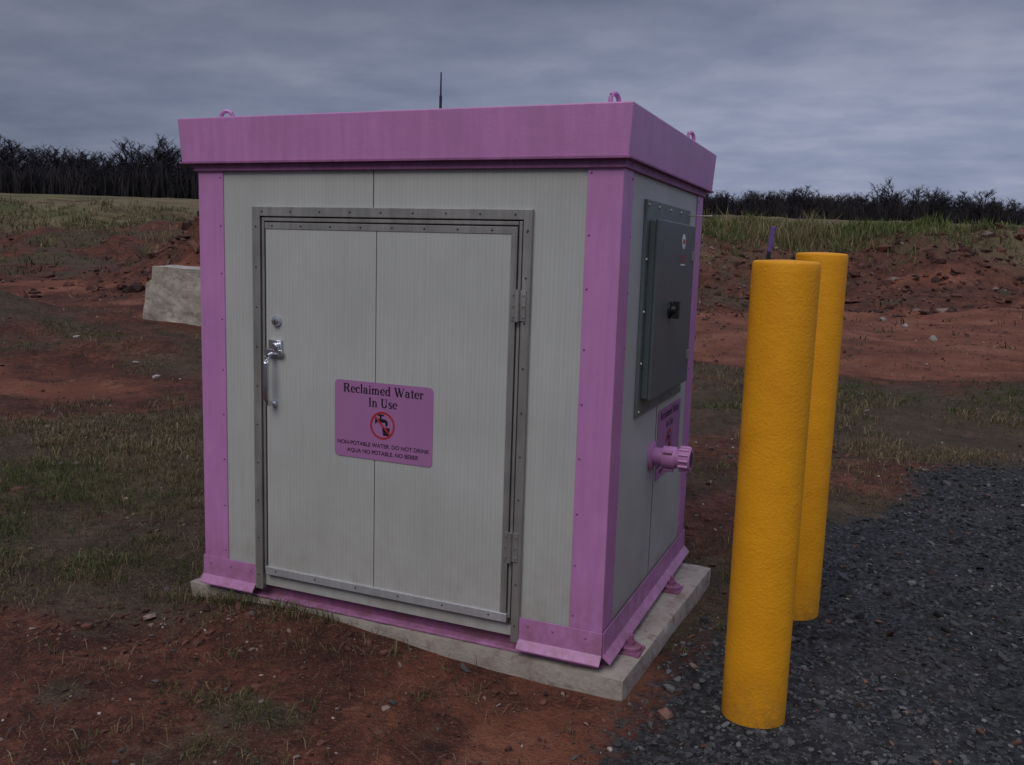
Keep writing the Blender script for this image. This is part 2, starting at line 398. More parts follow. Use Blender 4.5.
ok=(g>rng.normal(.05,.17,n))&(~in_slab(x,y,.0))
for bx,by in bol: ok&=((x-bx)**2+(y-by)**2>.12**2)
x=x[ok];y=y[ok];k=len(x)
r=rng.gamma(2.2,.0030,k)*(.7+.10*y); r=np.clip(r,.0035,.034)
b=rng.gamma(2.0,.016,k)+.010; patch=sstep(.47,.68,fbm(x,y,1.5,123,4))[:]*.04
c=np.stack([b+patch,(b+patch)*.99,(b+patch)*.995],1); w_=rng.uniform(0,1,k)<.010; c[w_]=rng.uniform(.12,.30,(w_.sum(),1))*np.array([1,.97,.92])
w_=rng.uniform(0,1,k)<.05; c[w_]=c[w_]*np.array([1.7,.9,.7])
v,T,c=stones(x,y,r,np.clip(c,0,.5)); fast_mesh('gravel',v,T,stonem,c)
n=20000; u=rng.uniform(0,1,n); y=(2.0**1.25+(42**1.25-2.0**1.25)*u)**(1/1.25); y=np.where(rng.uniform(0,1,n)<.5,rng.uniform(2,8,n),y); x=rng.uniform(-1,1,n)*(.8*y+.5)
g,rd=masks(x,y); ok=(g<.15)&(~in_slab(x,y,.0))&(rng.uniform(0,1,n)<np.clip(rd*1.1+.12,0,1)); x=x[ok];y=y[ok]
xx=-1.2+rng.normal(0,.36,420); yy=3.52+rng.normal(0,.14,420); o2=~in_slab(xx,yy,.01); x=np.concatenate([x,xx[o2]]); y=np.concatenate([y,yy[o2]])
k=len(x); r=np.clip(rng.gamma(1.5,.0034,k)+.0022,.0022,.028)*(.7+.11*y)
pal=np.array([(.10,.042,.030),(.13,.055,.04),(.065,.032,.026),(.20,.14,.115),(.08,.07,.065),(.36,.31,.28)])
pi_=rng.choice(6,k,p=[.33,.25,.2,.11,.075,.035]); r=np.where(pi_==5,np.minimum(r,.008+.001*y),r)
c=pal[pi_]*rng.uniform(.7,1.2,(k,1))
v,T,c=stones(x,y,r,c); fast_mesh('pebbles',v,T,stonem,c)
n=5200; x=np.concatenate([rng.uniform(2,34,n//2+1400),-6.5+rng.normal(0,3.5,n//2-1400)]); y=np.concatenate([rng.uniform(31,44,n//2+1400),26+rng.normal(0,3,n//2-1400)])
r=np.clip(rng.gamma(1.6,.05,len(x))+.03,.03,.35); c=pal[rng.choice(4,len(x),p=[.4,.25,.3,.05])]*rng.uniform(.5,1.1,(len(x),1))
v,T,c=stones(x,y,r,c,.45); fast_mesh('soil_clods',v,T,stonem,c)
lx=np.array([-4.75,-4.3,-3.1,-3.95,-6.4,-4.9,-3.6,9.5,7.4,12.5,10.6]); ly=np.array([7.6,10.6,9.0,5.7,12.9,11.4,13.2,20.,26,30,24])
lr=np.array([.06,.045,.05,.03,.08,.05,.06,.1,.13,.16,.1])
lc=np.array([(.34,.30,.27)]*len(lx))*rng.uniform(.5,1.,(len(lx),1))
v,T,c=stones(lx,ly,lr,lc); fast_mesh('rocks',v,T,stonem,c)

# ---------------------------------------------------------------- distant trees (winter, bare)
def make_tree(seed):
    r_=np.random.default_rng(seed); V=[];T=[]
    def seg(a,b,ra,rb):
        d=b-a; d=d/np.linalg.norm(d); up=np.array([0,0,1.]) if abs(d[2])<.9 else np.array([1.,0,0])
        p=np.cross(d,up); p/=np.linalg.norm(p); q_=np.cross(d,p); o=len(V)
        for c_,rr in ((a,ra),(b,rb)):
            for k in range(3):
                th=k*2.094; V.append(c_+rr*(p*math.cos(th)+q_*math.sin(th)))
        for k in range(3):
            l=(k+1)%3; T.append((o+k,o+l,o+3+l)); T.append((o+k,o+3+l,o+3+k))
    def tri(a,b,w):
        d=b-a; p=np.cross(d,r_.normal(0,1,3)); p=p/np.linalg.norm(p)*w; o=len(V)
        V.extend([a-p,a+p,b]); T.append((o,o+1,o+2))
    def grow(a,d,L,r,lev):
        b=a+d*L*.5+r_.normal(0,.06,3)*L; c_=b+(d+r_.normal(0,.14,3))*L*.5
        if lev<=1: seg(a,b,r,r*.75); seg(b,c_,r*.75,r*.45)
        elif lev==2: seg(a,c_,r,r*.4)
        else: tri(a,c_,max(r,.030)); return
        nb=[11,8,8][lev]
        for i in range(nb):
            t=(.22+.78*(i+r_.uniform())/nb) if lev==0 else r_.uniform(.2,1.)
            p=a+(b-a)*(t*2) if t<.5 else b+(c_-b)*(t*2-1)
            az=r_.uniform(0,6.28); sp=[.7,.8,.9][lev]*r_.uniform(.6,1.2)
            u_=np.array([math.cos(az),math.sin(az),0])
            nd=d*math.cos(sp)+u_*math.sin(sp)+np.array([0,0,.18]); nd/=np.linalg.norm(nd)
            grow(p,nd,L*[.42,.5,.5][lev]*r_.uniform(.7,1.15)*(1.15-.45*t if lev==0 else 1),r*.42,lev+1)
    grow(np.zeros(3),np.array([0,0,1.]),7.,.17,0)
    V=np.array(V); V[:,2]*=8/V[:,2].max(); return V,np.array(T)
variants=[make_tree(s) for s in range(7)]
VV=[];TT=[];CC=[];o_=0
def put(x,y,h):
    global o_
    v,t=variants[rng.integers(7)]; a=rng.uniform(0,6.28); s=h/8.
    w=v*s*np.array([1.2,1.2,1.]); X=w[:,0]*math.cos(a)-w[:,1]*math.sin(a); Y=w[:,0]*math.sin(a)+w[:,1]*math.cos(a)
    z=float(H(np.array([x]),np.array([y]))[0])-.3
    VV.append(np.stack([X+x,Y+y,w[:,2]+z],1)); TT.append(t+o_)
    cb=np.array([.030,.026,.031])*rng.uniform(.6,1.5); CC.append(np.repeat(cb[None],len(v),0)); o_+=len(v)
for i in range(520):
    x=rng.uniform(-175,12); y=150+rng.uniform(-4,32)+.05*abs(x); put(x,y,rng.uniform(6.8,9.8)*(.74+.50*float(vnoise(x,0,9,5))))
for i in range(620):
    x=rng.uniform(5,215); y=204+rng.uniform(-5,32); put(x,y,rng.uniform(5.6,8.0)*(.80+.36*float(vnoise(x,0,11,9))))
put(84,203,10.4); put(82,204,9.4)
BR=np.array([(.026,.021,.024),(.036,.029,.029),(.019,.018,.021)])
n=84000
x=rng.uniform(-190,14,n//2); y=150+rng.uniform(-6,24,n//2)+.05*abs(x)
x2=rng.uniform(4,225,n//2); y2=203+rng.uniform(-6,22,n//2)
hs=np.concatenate([rng.uniform(1.5,6.0,n//2)*(.5+.8*vnoise(x,y,7,8)),rng.uniform(1.5,5.6,n//2)*(.5+.8*vnoise(x2,y2,7,8))])
x=np.concatenate([x,x2]); y=np.concatenate([y,y2])
v,t,c=blades(np.stack([x,y,H(x,y)-.2],1),hs,rng.uniform(.12,.36,n),rng.uniform(0,.5,n),BR[rng.integers(0,3,n)])
VV.append(v);TT.append(t+o_);CC.append(c)
fast_mesh('distant_trees',np.concatenate(VV),np.concatenate(TT),barkm,np.concatenate(CC))

# ---------------------------------------------------------------- concrete pad
sl=empty('concrete_pad',(P0[0],P0[1],0),YAW)
bm=bmesh.new(); NX,NY,NZ=60,44,5
def padpt(a,b_,c_):
    xl=-.11+.01*b_; xr=1.95+.07*b_; yf=.015-.045*a; yb=1.46-.12*a
    return Vector((xl+(xr-xl)*a,yf+(yb-yf)*b_,-.09+.175*c_))
def grid(fn,n1_,n2_):
    vv=[[bm.verts.new(fn(i_/n1_,j_/n2_)) for j_ in range(n2_+1)] for i_ in range(n1_+1)]
    for i_ in range(n1_):
        for j_ in range(n2_): bm.faces.new((vv[i_][j_],vv[i_+1][j_],vv[i_+1][j_+1],vv[i_][j_+1]))
grid(lambda a,b_:padpt(a,b_,1),NX,NY); grid(lambda a,b_:padpt(a,b_,0),NX,NY)
grid(lambda a,c_:padpt(a,0,c_),NX,NZ); grid(lambda a,c_:padpt(a,1,c_),NX,NZ)
grid(lambda b_,c_:padpt(0,b_,c_),NY,NZ); grid(lambda b_,c_:padpt(1,b_,c_),NY,NZ)
bmesh.ops.remove_doubles(bm,verts=bm.verts,dist=1e-4); bmesh.ops.recalc_face_normals(bm,faces=bm.faces)
bm.normal_update()
for v_ in bm.verts:
    q_=float(fbm(np.array([v_.co.x+v_.co.z*.7]),np.array([v_.co.y+v_.co.z*.9]),.16,5,4)[0])-.5
    ed=1 if (len({round(f_.normal.x,1) for f_ in v_.link_faces}|{100+round(f_.normal.z,1) for f_ in v_.link_faces})>2) else .25
    v_.co-=v_.normal*(abs(q_)*.045*ed+(.004 if ed==1 else 0))
for f_ in bm.faces: f_.smooth=True
me=bpy.data.meshes.new('pad'); bm.to_mesh(me); bm.free(); me.materials.append(slabm)
pad=link(bpy.data.objects.new('pad',me),sl); autosmooth(pad,50)

# ---------------------------------------------------------------- shed
sh=empty('utility_shed',(P0[0],P0[1],0),YAW)
PW=.13
box('walls',.006,W-.006,.006,D-.006,.15,1.935,panel,sh,0)
for nm_,a,b_ in (('corner_post_1',0,0),('corner_post_2',W-PW,0),('corner_post_3',0,D-PW),('corner_post_4',W-PW,D-PW)):
    box(nm_,a,a+PW,b_,b_+PW,.125,1.925,pink,sh,.003)
box('eave_trim',-.012,W+.010,-.012,D+.012,1.908,1.95,pinkd,sh,.003)  # shadow under the roof edge is put into this darker pink
v=[];z0,z1=1.942,2.122
for (xl,xr,yf,yb),z in (((.062,.022,.028,.095),z0),((.076,.032,.034,.108),z1)): v+=[(-xl,-yf,z),(W+xr,-yf,z),(W+xr,D+yb,z),(-xl,D+yb,z)]
f=[(0,3,2,1),(0,1,5,4),(1,2,6,5),(2,3,7,6),(3,0,4,7),(4,5,6,7)]
mesh_obj('roof_cap',v,f,pink,sh,.005)
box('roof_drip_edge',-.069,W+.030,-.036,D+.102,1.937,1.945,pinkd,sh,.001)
def skirt(name,a,b_,side):
    pr=[(.004,.235),(.007,.235),(.010,.150),(.036,.120),(.036,.115),(.004,.140)]
    V_=[];F_=[]
    for t in (a,b_):
        for o,z in pr:
            V_.append((t,-o,z) if side=='f' else ((W+o,t,z) if side=='r' else ((-o,t,z) if side=='l' else (t,D+o,z))))
    n_=len(pr)
    for i in range(n_): F_.append((i,(i+1)%n_,n_+(i+1)%n_,n_+i))
    F_.append(tuple(range(n_))); F_.append(tuple(range(n_,2*n_)))
    return fixn(mesh_obj(name,V_,F_,pink,sh,.001))
skirt('skirt_front_left',-.003,.286,'f'); skirt('skirt_front_right',1.522,W+.004,'f')
skirt('skirt_right',.0,D,'r'); skirt('skirt_left',.0,D,'l'); skirt('skirt_back',.0,W,'b')
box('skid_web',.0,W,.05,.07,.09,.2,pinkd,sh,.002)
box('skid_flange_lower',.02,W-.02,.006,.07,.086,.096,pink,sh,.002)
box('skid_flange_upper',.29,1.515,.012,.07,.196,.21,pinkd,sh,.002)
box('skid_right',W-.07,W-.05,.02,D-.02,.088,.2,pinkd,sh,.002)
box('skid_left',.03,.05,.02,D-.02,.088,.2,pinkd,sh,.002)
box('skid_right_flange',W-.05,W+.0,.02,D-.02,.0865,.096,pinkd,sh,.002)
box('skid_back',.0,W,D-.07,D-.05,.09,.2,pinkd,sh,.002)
box('floor_plate',.07,W-.07,.07,D-.07,.20,.215,gap,sh,.0)
box('door_recess',.30,1.515,-.002,.02,.205,1.75,gap,sh,0)
box('door_frame_left',.290,.328,-.016,.01,.135,1.765,alum,sh,.002)
box('door_frame_right',1.492,1.524,-.016,.01,.135,1.765,alum,sh,.002)
box('door_frame_top',.328,1.492,-.016,.01,1.727,1.765,alum,sh,.002)
box('door_stop_left',.334,.346,-.010,.01,.225,1.722,alum,sh,.002)
box('door_stop_top',.346,1.472,-.010,.01,1.708,1.722,alum,sh,.002)
box('door_stop_right',1.475,1.487,-.012,.01,.225,1.722,alum,sh,.002)
box('door_panel_left',.356,.8795,-.013,.002,.235,1.700,panel,sh,.0015)
box('door_panel_right',.8825,1.468,-.013,.002,.235,1.700,panel,sh,.0015)
box('door_trim_top',.354,1.470,-.0155,-.004,1.676,1.702,alum,sh,.001)
box('door_trim_right',1.446,1.470,-.0165,-.004,.236,1.675,alum,sh,.001)
box('door_sweep',.346,1.474,-.020,.0,.208,.243,alumb,sh,.002)
box('door_threshold',.352,1.490,-.004,.03,.2,.2065,gap,sh,.001)
box('panel_seam',.853,.856,.0045,.010,1.766,1.92,gap,sh,0)
box('panel_seam_side',W-.010,W-.0045,.70,.703,.236,1.0,gap,sh,0)
for k,z in enumerate((1.42,.51)):
    P=[boxgeo(1.456,1.512,-.021,-.015,z-.055,z+.055), lathe([(.009,z-.058),(.009,z+.058)],12,'z',(1.481,-.027,0))]
    for dz in (-.04,0,.04):
        P.append(lathe([(.005,-.0245),(.004,-.021)],8,'y',(1.463,0,z+dz))); P.append(lathe([(.005,-.0245),(.004,-.021)],8,'y',(1.503,0,z+dz)))
    autosmooth(mesh_obj('door_hinge_%d'%(k+1),*merge(P),alum,sh))
def rivets(name,pts,mat,r=.0055):
    P=[]
    for p,ax_ in pts:
        if ax_=='f': P.append(lathe([(r,p[1]+.001),(r*.85,p[1]-.0018),(r*.35,p[1]-.003)],8,'y',(p[0],0,p[2])))
        else: P.append(lathe([(r,p[0]-.001),(r*.85,p[0]+.0018),(r*.35,p[0]+.003)],8,'x',(0,p[1],p[2])))
    autosmooth(mesh_obj(name,*merge(P),mat,sh),60)
pts=[]
for z in np.arange(.28,1.9,.2):
    for xx_ in (PW-.014,W-PW+.014): pts.append(((xx_,0,z+rng.normal(0,.006)),'f'))
    for yy_ in (PW-.014,D-PW+.014): pts.append(((W,yy_,z),'r'))
for xx_ in np.arange(.06,1.84,.155): pts.append(((xx_,-.012,1.925),'f'))
for yy_ in np.arange(.06,1.4,.15): pts.append(((W+.010,yy_,1.925),'r'))
for yy_ in np.arange(.06,1.4,.19): pts.append(((W+.008,yy_,.205),'r'))
for xx_ in (.04,.15,.26,1.56,1.66,1.79): pts.append(((xx_,-.008,.205),'f'))
rivets('rivets_pink',pts,pinkd,.0048)
pts=[]
for z in np.arange(.2,1.72,.165): pts+=[((.309,-.016,z),'f'),((1.508,-.016,z),'f')]
for xx_ in np.arange(.34,1.47,.14): pts+=[((xx_,-.016,1.746),'f'),((xx_+.05,-.0155,1.689),'f')]
for xx_ in np.arange(.4,1.45,.2): pts+=[((xx_,-.020,.228),'f')]
rivets('rivets_steel',pts,gap,.0042)
P=[lathe([(.022,-.013),(.022,-.020),(.017,-.030),(.010,-.032)],20,'y',(.412,0,1.303))]
autosmooth(mesh_obj('deadbolt',*merge(P),chrome,sh)); box('keyhole',.4105,.4135,-.0335,-.031,1.296,1.31,black,sh,0)
P=[boxgeo(.378,.440,-.030,-.013,1.155,1.225),boxgeo(.360,.45,-.038,-.028,1.165,1.187),
   lathe([(.017,-.03),(.017,-.045),(.012,-.05)],16,'y',(.420,0,1.2)),
   tube([(.398,-.03,1.168),(.398,-.062,1.160),(.398,-.072,1.135),(.398,-.072,1.05),(.398,-.070,.985),(.398,-.058,.962),(.398,-.03,.957)],[.010,.010,.012,.013,.012,.009,.008],12),
   boxgeo(.385,.411,-.03,-.013,.948,.968)]
h_=autosmooth(mesh_obj('door_handle',*merge(P),chrome,sh)); bv=h_.modifiers.new('b','BEVEL'); bv.width=.002; bv.limit_method='ANGLE'; bv.angle_limit=math.radians(60)
def eye(name,x,y,rot,zc=2.135,r=.026):
    pts=[]
    for k in range(17):
        a=math.pi*2*k/16; pts.append((x+r*math.cos(a)*math.cos(rot),y+r*math.cos(a)*math.sin(rot),zc+.028*math.sin(a)))
    P=[tube(pts,.009,8),lathe([(.022,2.10),(.022,2.128),(.012,2.131)],14,'z',(x,y,0))]
    autosmooth(mesh_obj(name,*merge(P),pink,sh))
eye('lifting_eye_1',.08,.09,.3,2.138); eye('lifting_eye_2',W-.075,.10,1.25,2.145); eye('lifting_eye_3',W-.05,D-.14,1.2,2.17); eye('lifting_eye_4',.10,D-.1,.4)
for k,yy_ in enumerate((.225,.94)):
    P=[boxgeo(W-.05,W+.10,yy_-.05,yy_+.05,.083,.093),lathe([(.042,.093),(.042,.107),(.036,.112)],20,'z',(W+.055,yy_,0)),
       lathe([(.018,.112),(.018,.128)],6,'z',(W+.055,yy_,0)),lathe([(.009,.128),(.009,.15),(.006,.153)],10,'z',(W+.055,yy_,0))]
    autosmooth(mesh_obj('anchor_foot_%d'%(k+1),*merge(P),pinkd,sh))

an=empty('antenna',(P0[0]+dX[0]*1.01+dY[0]*.25,P0[1]+dX[1]*1.01+dY[1]*.25,2.12),YAW)
autosmooth(mesh_obj('whip',*merge([lathe([(.016,0),(.016,.03),(.006,.05),(.0055,.06),(.0055,.10),(.0035,.102),(.0026,.19),(.001,.191)],12)]),black,an))

# ---------------------------------------------------------------- electrical box
def rw(name): return empty(name,(P0[0],P0[1],0),YAW)
eb=rw('electrical_box')
X0=W-.006
box('back_plate',X0,X0+.014,.315,1.10,.99,1.825,eplate,eb,.002)
box('enclosure',X0+.014,X0+.040,.355,1.035,1.06,1.75,ecase,eb,.004)
box('enclosure_door',X0+.0405,X0+.054,.350,1.040,1.055,1.755,ecase,eb,.005)
P=[]
for z in (1.01,1.2,1.4,1.6,1.805):
    for y_ in (.333,1.082): P.append(lathe([(.007,X0+.013),(.006,X0+.019)],8,'x',(0,y_,z)))
for y_ in (.5,.7,.9):
    for z in (1.01,1.805): P.append(lathe([(.007,X0+.013),(.006,X0+.019)],8,'x',(0,y_,z)))
autosmooth(mesh_obj('bolts',*merge(P),alum,eb))
P=[lathe([(.036,X0+.054),(.036,X0+.062),(.022,X0+.066),(.020,X0+.082)],20,'x',(0,.60,1.40)),boxgeo(X0+.07,X0+.094,.587,.613,1.365,1.435)]
autosmooth(mesh_obj('rotary_handle',*merge(P),black,eb))
autosmooth(mesh_obj('label',*lathe([(.032,X0+.0542),(.032,X0+.0555)],24,'x',(0,.80,1.68)),whitem,eb))
for k in range(3): box('label_line_%d'%(k+1),X0+.0545,X0+.056,.76,.84,1.615-k*.018,1.622-k*.018,redm if k<2 else whitem,eb,0)
box('label_mark',X0+.0555,X0+.057,.782,.818,1.672,1.69,redm,eb,0)
P=[boxgeo(X0+.054,X0+.060,.98,1.03,1.6,1.64),boxgeo(X0+.054,X0+.060,.98,1.03,1.16,1.20)]
mesh_obj('door_clips',*merge(P),alum,eb,.001)
autosmooth(mesh_obj('tell_tale_rod',*tube([(X0+.0,1.06,1.80),(X0+.12,1.06,1.802)],.0025,8),alum,eb))

ho=rw('hose_outlet'); c0=(0,.64,.777)
P=[lathe([(.062,X0),(.062,X0+.010),(.055,X0+.014)],24,'x',c0),lathe([(.036,X0+.01),(.036,X0+.06)],24,'x',c0),
   lathe([(.047,X0+.055),(.047,X0+.105),(.043,X0+.112)],24,'x',c0),lathe([(.040,X0+.11),(.040,X0+.125)],24,'x',c0),
   lathe([(.049,X0+.125),(.049,X0+.168),(.046,X0+.172)],24,'x',c0)]
for k in range(12):
    a=k*math.pi/6; cy,cz=c0[1]+.049*math.cos(a),c0[2]+.049*math.sin(a)
    P.append(lathe([(.007,X0+.126),(.007,X0+.166)],6,'x',(0,cy,cz)))
for a in (.4,2.5,4.6):
    cy,cz=c0[1]+.052*math.cos(a),c0[2]+.052*math.sin(a); P.append(lathe([(.010,X0+.060),(.010,X0+.10)],8,'x',(0,cy,cz)))
autosmooth(mesh_obj('coupling',*merge(P),pink,ho))
autosmooth(mesh_obj('coupling_bore',*lathe([(.034,X0+.1722),(.034,X0+.1730)],20,'x',c0),gap,ho))
autosmooth(mesh_obj('cap_chain',*tube([(X0+.15,.70,.74),(X0+.155,.71,.70),(X0+.14,.71,.69)],.003,6),alum,ho))

# ---------------------------------------------------------------- signs
SW,SH=.446,.312
def ribbon(pts,ws):
    P=[Vector((p[0],p[1])) for p in pts]; V_=[];F_=[]
    for i,p in enumerate(P):
        t=(P[min(i+1,len(P)-1)]-P[max(i-1,0)]).normalized(); nn=Vector((-t.y,t.x))
        w=ws[i] if isinstance(ws,list) else ws
        V_+=[(p+nn*w/2),(p-nn*w/2)]
    V_=[(a.x,a.y) for a in V_]
    for i in range(len(P)-1): F_.append((2*i,2*i+1,2*i+3,2*i+2))
    return V_,F_
def arc(cx,cy,rx,ry,a0,a1,tk=.13,tn=.05,n=14):
    pts=[];ws=[]
    for i in range(n+1):
        a=math.radians(a0+(a1-a0)*i/n); pts.append((cx+rx*math.cos(a),cy+ry*math.sin(a))); ws.append(tn+(tk-tn)*abs(math.cos(a)))
    return ribbon(pts,ws)
def rect(x0,y0,x1,y1): return [(x0,y0),(x1,y0),(x1,y1),(x0,y1)],[(0,1,2,3)]
def stem(x,y0,y1,w=.13,top=True,bot=True):
    r=[rect(x-w/2,y0,x+w/2,y1)]
    if bot: r.append(rect(x-w/2-.05,y0,x+w/2+.05,y0+.035))
    if top: r.append(rect(x-w/2-.05,y1-.035,x+w/2+(.0 if top=='l' else .05),y1))
    return r
XH=.47
GL={'I':(.34,stem(.17,0,.7)),'l':(.27,stem(.13,0,.72,.12,'l')),'i':(.27,stem(.13,0,XH,.12,'l')+[arc(.13,.62,.035,.035,0,360,.07,.07)]),
 'n':(.52,stem(.12,0,XH,.12,'l')+[arc(.25,.30,.135,.15,0,170,.12,.05)]+stem(.385,0,.30,.12,False)),
 'm':(.78,stem(.12,0,XH,.12,'l')+[arc(.25,.30,.12,.15,0,170,.12,.05)]+stem(.37,0,.30,.12,False)+[arc(.50,.30,.12,.15,0,170,.12,.05)]+stem(.62,0,.30,.12,False)),
 'r':(.40,stem(.12,0,XH,.12,'l')+[arc(.25,.30,.12,.13,60,170,.1,.06),arc(.30,.40,.03,.03,0,360,.07,.07)]),
 't':(.33,[rect(.09,.06,.21,.62),rect(.02,XH-.04,.31,XH)]+[arc(.22,.09,.07,.07,180,330,.10,.05)]),
 'd':(.54,stem(.38,0,.72,.12,'l')+[arc(.24,.235,.155,.22,40,320)]),
 'e':(.45,[arc(.23,.235,.165,.22,10,320),rect(.08,.235,.40,.275)]),'c':(.43,[arc(.23,.235,.165,.22,45,315),arc(.33,.36,.03,.03,0,360,.06,.06)]),
 'a':(.49,[arc(.2,.33,.135,.12,0,160,.12,.05),rect(.275,.02,.395,.33),rect(.33,0,.46,.04),arc(.19,.135,.12,.12,60,330,.11,.05),arc(.1,.36,.025,.025,0,360,.06,.06)]),
 's':(.38,[ribbon([(.33,.38),(.27,.44),(.18,.455),(.09,.41),(.08,.34),(.15,.27),(.25,.21),(.31,.14),(.28,.05),(.19,.015),(.09,.03),(.04,.10)],[.05,.06,.07,.09,.11,.12,.12,.11,.09,.07,.06,.05])]),
 'R':(.70,stem(.16,0,.7,.14)+[rect(.2,.64,.36,.70),rect(.2,.34,.36,.38),arc(.36,.52,.15,.16,-90,90,.14,.05),ribbon([(.36,.36),(.56,.02)],.14),rect(.5,0,.69,.035)]),
 'W':(.98,[ribbon([(.12,.69),(.32,0)],.14),ribbon([(.32,0),(.50,.69)],.055),ribbon([(.44,.69),(.66,0)],.14),ribbon([(.66,0),(.86,.69)],.055),rect(.0,.665,.25,.7),rect(.34,.665,.58,.7),rect(.76,.665,.96,.7)]),
 'U':(.70,[rect(.09,.24,.23,.7),rect(.50,.24,.555,.7),rect(.02,.665,.31,.7),rect(.42,.665,.64,.7),arc(.345,.24,.185,.22,180,360,.13,.06)]),
 ' ':(.25,[])}
def serif_line(txt,size,cx,by):
    w=sum(GL[ch][0] for ch in txt)*size; x=cx-w/2; out=[]
    for ch in txt:
        a,parts=GL[ch]
        for v_,f_ in parts: out.append(([(x+p[0]*size,by+p[1]*size) for p in v_],f_))
        x+=a*size
    return out
def flat(name,parts,d,mat,par):
    V_,F_=merge([([(p[0],-d,p[1]) for p in v_],f_) for v_,f_ in parts]); return mesh_obj(name,V_,F_,mat,par)
def sign(name,loc,rz):
    e=empty(name,loc,rz)
    rr=.018; pts=[]
    for cx,cz,a0 in ((SW-rr,SH-rr,0),(rr,SH-rr,90),(rr,rr,180),(SW-rr,rr,270)):
        for k in range(7):
            a=math.radians(a0+15*k); pts.append((cx+rr*math.cos(a),cz+rr*math.sin(a)))
    n_=len(pts); V_=[(p[0],0,p[1]) for p in pts]+[(p[0],-.0025,p[1]) for p in pts]
    F_=[tuple(range(n_)),tuple(range(n_,2*n_))]+[(i,(i+1)%n_,n_+(i+1)%n_,n_+i) for i in range(n_)]
    fixn(mesh_obj('board',V_,F_,signm,e))
    flat('heading',serif_line('Reclaimed Water',.0505,SW/2,.264)+serif_line('In Use',.0505,SW/2,.214),.0032,textb,e)
    cx,cy=SW/2,.143
    fa=[rect(cx-.030,cy+.012,cx+.012,cy+.026),rect(cx-.012,cy+.026,cx-.004,cy+.040),rect(cx-.022,cy+.038,cx+.006,cy+.044),
        rect(cx-.034,cy+.006,cx-.028,cy+.032),([(cx+.012,cy+.026),(cx+.024,cy+.018),(cx+.024,cy+.000),(cx+.014,cy+.000),(cx+.012,cy+.012)],[(0,1,2,3,4)]),
        ([(cx-.002,cy-.008),(cx+.034,cy-.008),(cx+.028,cy-.040),(cx+.004,cy-.040)],[(0,1,2,3)]),rect(cx+.017,cy-.006,cx+.020,cy-.001)]
    flat('tap_symbol',fa,.0032,textb,e)
    ring=ribbon([(cx+.052*math.cos(a),cy+.052*math.sin(a)) for a in np.linspace(0,2*math.pi,41)],.008)
    flat('prohibition_ring',[ring],.0038,redm,e)
    flat('prohibition_bar',[ribbon([(cx-.037,cy+.037),(cx+.037,cy-.037)],.0075)],.0042,redm,e)
    for k,(t,zz) in enumerate((('NON-POTABLE WATER. DO NOT DRINK',.052),('AQUA NO POTABLE. NO BEBER',.022))):
        cu=bpy.data.curves.new('small_text_%d'%k,'FONT'); cu.body=t; cu.size=.0228; cu.align_x='CENTER'; cu.offset=.0003; cu.materials.append(textb)
        o=bpy.data.objects.new('small_text_%d'%(k+1),cu); link(o,e); o.location=(SW/2,-.0032,zz); o.rotation_euler=(math.pi/2,0,0)
def sl2w(x,y,z): return (P0[0]+dX[0]*x+dY[0]*y,P0[1]+dX[1]*x+dY[1]*y,z)
sign('warning_sign',sl2w(.695,-.0135,.775),YAW)
sign('warning_sign.001',sl2w(W-.0055,.735,.640),YAW+math.pi/2)

# ---------------------------------------------------------------- bollards
def bollard(name,x,y,h):
    r=.1105; pr=[(r*1.0,-.1),(r,0)]+[(r,h*k/12) for k in range(1,12)]+[(r,h-.045)]
    for k in range(1,8):
        a=math.pi/2*k/7; pr.append((r-.014+.014*math.cos(a),h-.018+.014*math.sin(a)))
    pr+=[(r*.6,h-.002),(r*.25,h),(.004,h+.0005)]
    V_,F_=lathe(pr,56); o=autosmooth(mesh_obj(name,V_,F_,yellow),40); o.location=(x,y,float(H(np.array([x]),np.array([y]))[0])-.005); return o
bollard('bollard',.900,2.975,1.615); bollard('bollard',1.345,3.94,1.66)

# ---------------------------------------------------------------- concrete block in the field
bm=bmesh.new(); bmesh.ops.create_cube(bm,size=1); bmesh.ops.subdivide_edges(bm,edges=bm.edges[:],cuts=15,use_grid_fill=True)
for v_ in bm.verts:
    x_,y_,z_=v_.co; z01=z_+.5
    X=x_*1.85
    if x_<-.3: X+=.10*z01+(.10 if z01>.80 else 0)*(1 if y_<.2 else .4)
    Z=z01*1.24
    q_=float(fbm(np.array([X*1.+y_]),np.array([Z+y_*.3]),.30,3,5)[0])-.5
    v_.co=Vector((X+q_*.07,y_*.75+q_*.10,Z+q_*.04))
me=bpy.data.meshes.new('concrete_block'); bm.to_mesh(me); bm.free(); me.materials.append(blockm)
o=link(bpy.data.objects.new('concrete_block',me)); o.location=(-5.83,16.4,float(H(np.array([-6.]),np.array([16.4]))[0])-.22); o.rotation_euler=(.02,.04,-.12)

x,y=3.40,12.6; z=float(H(np.array([x]),np.array([y]))[0])
st=empty('marker_stake',(x,y,z),0,0,math.radians(5))
purple=paint('purple_paint',(.13,.07,.25),.5)
box('post',-.022,.022,-.02,.02,-.2,1.62,purple,st,.005); box('band',-.026,.026,-.023,.023,1.62,1.80,black,st,.006); box('cap',-.030,.030,-.026,.026,1.801,2.16,purple,st,.012)

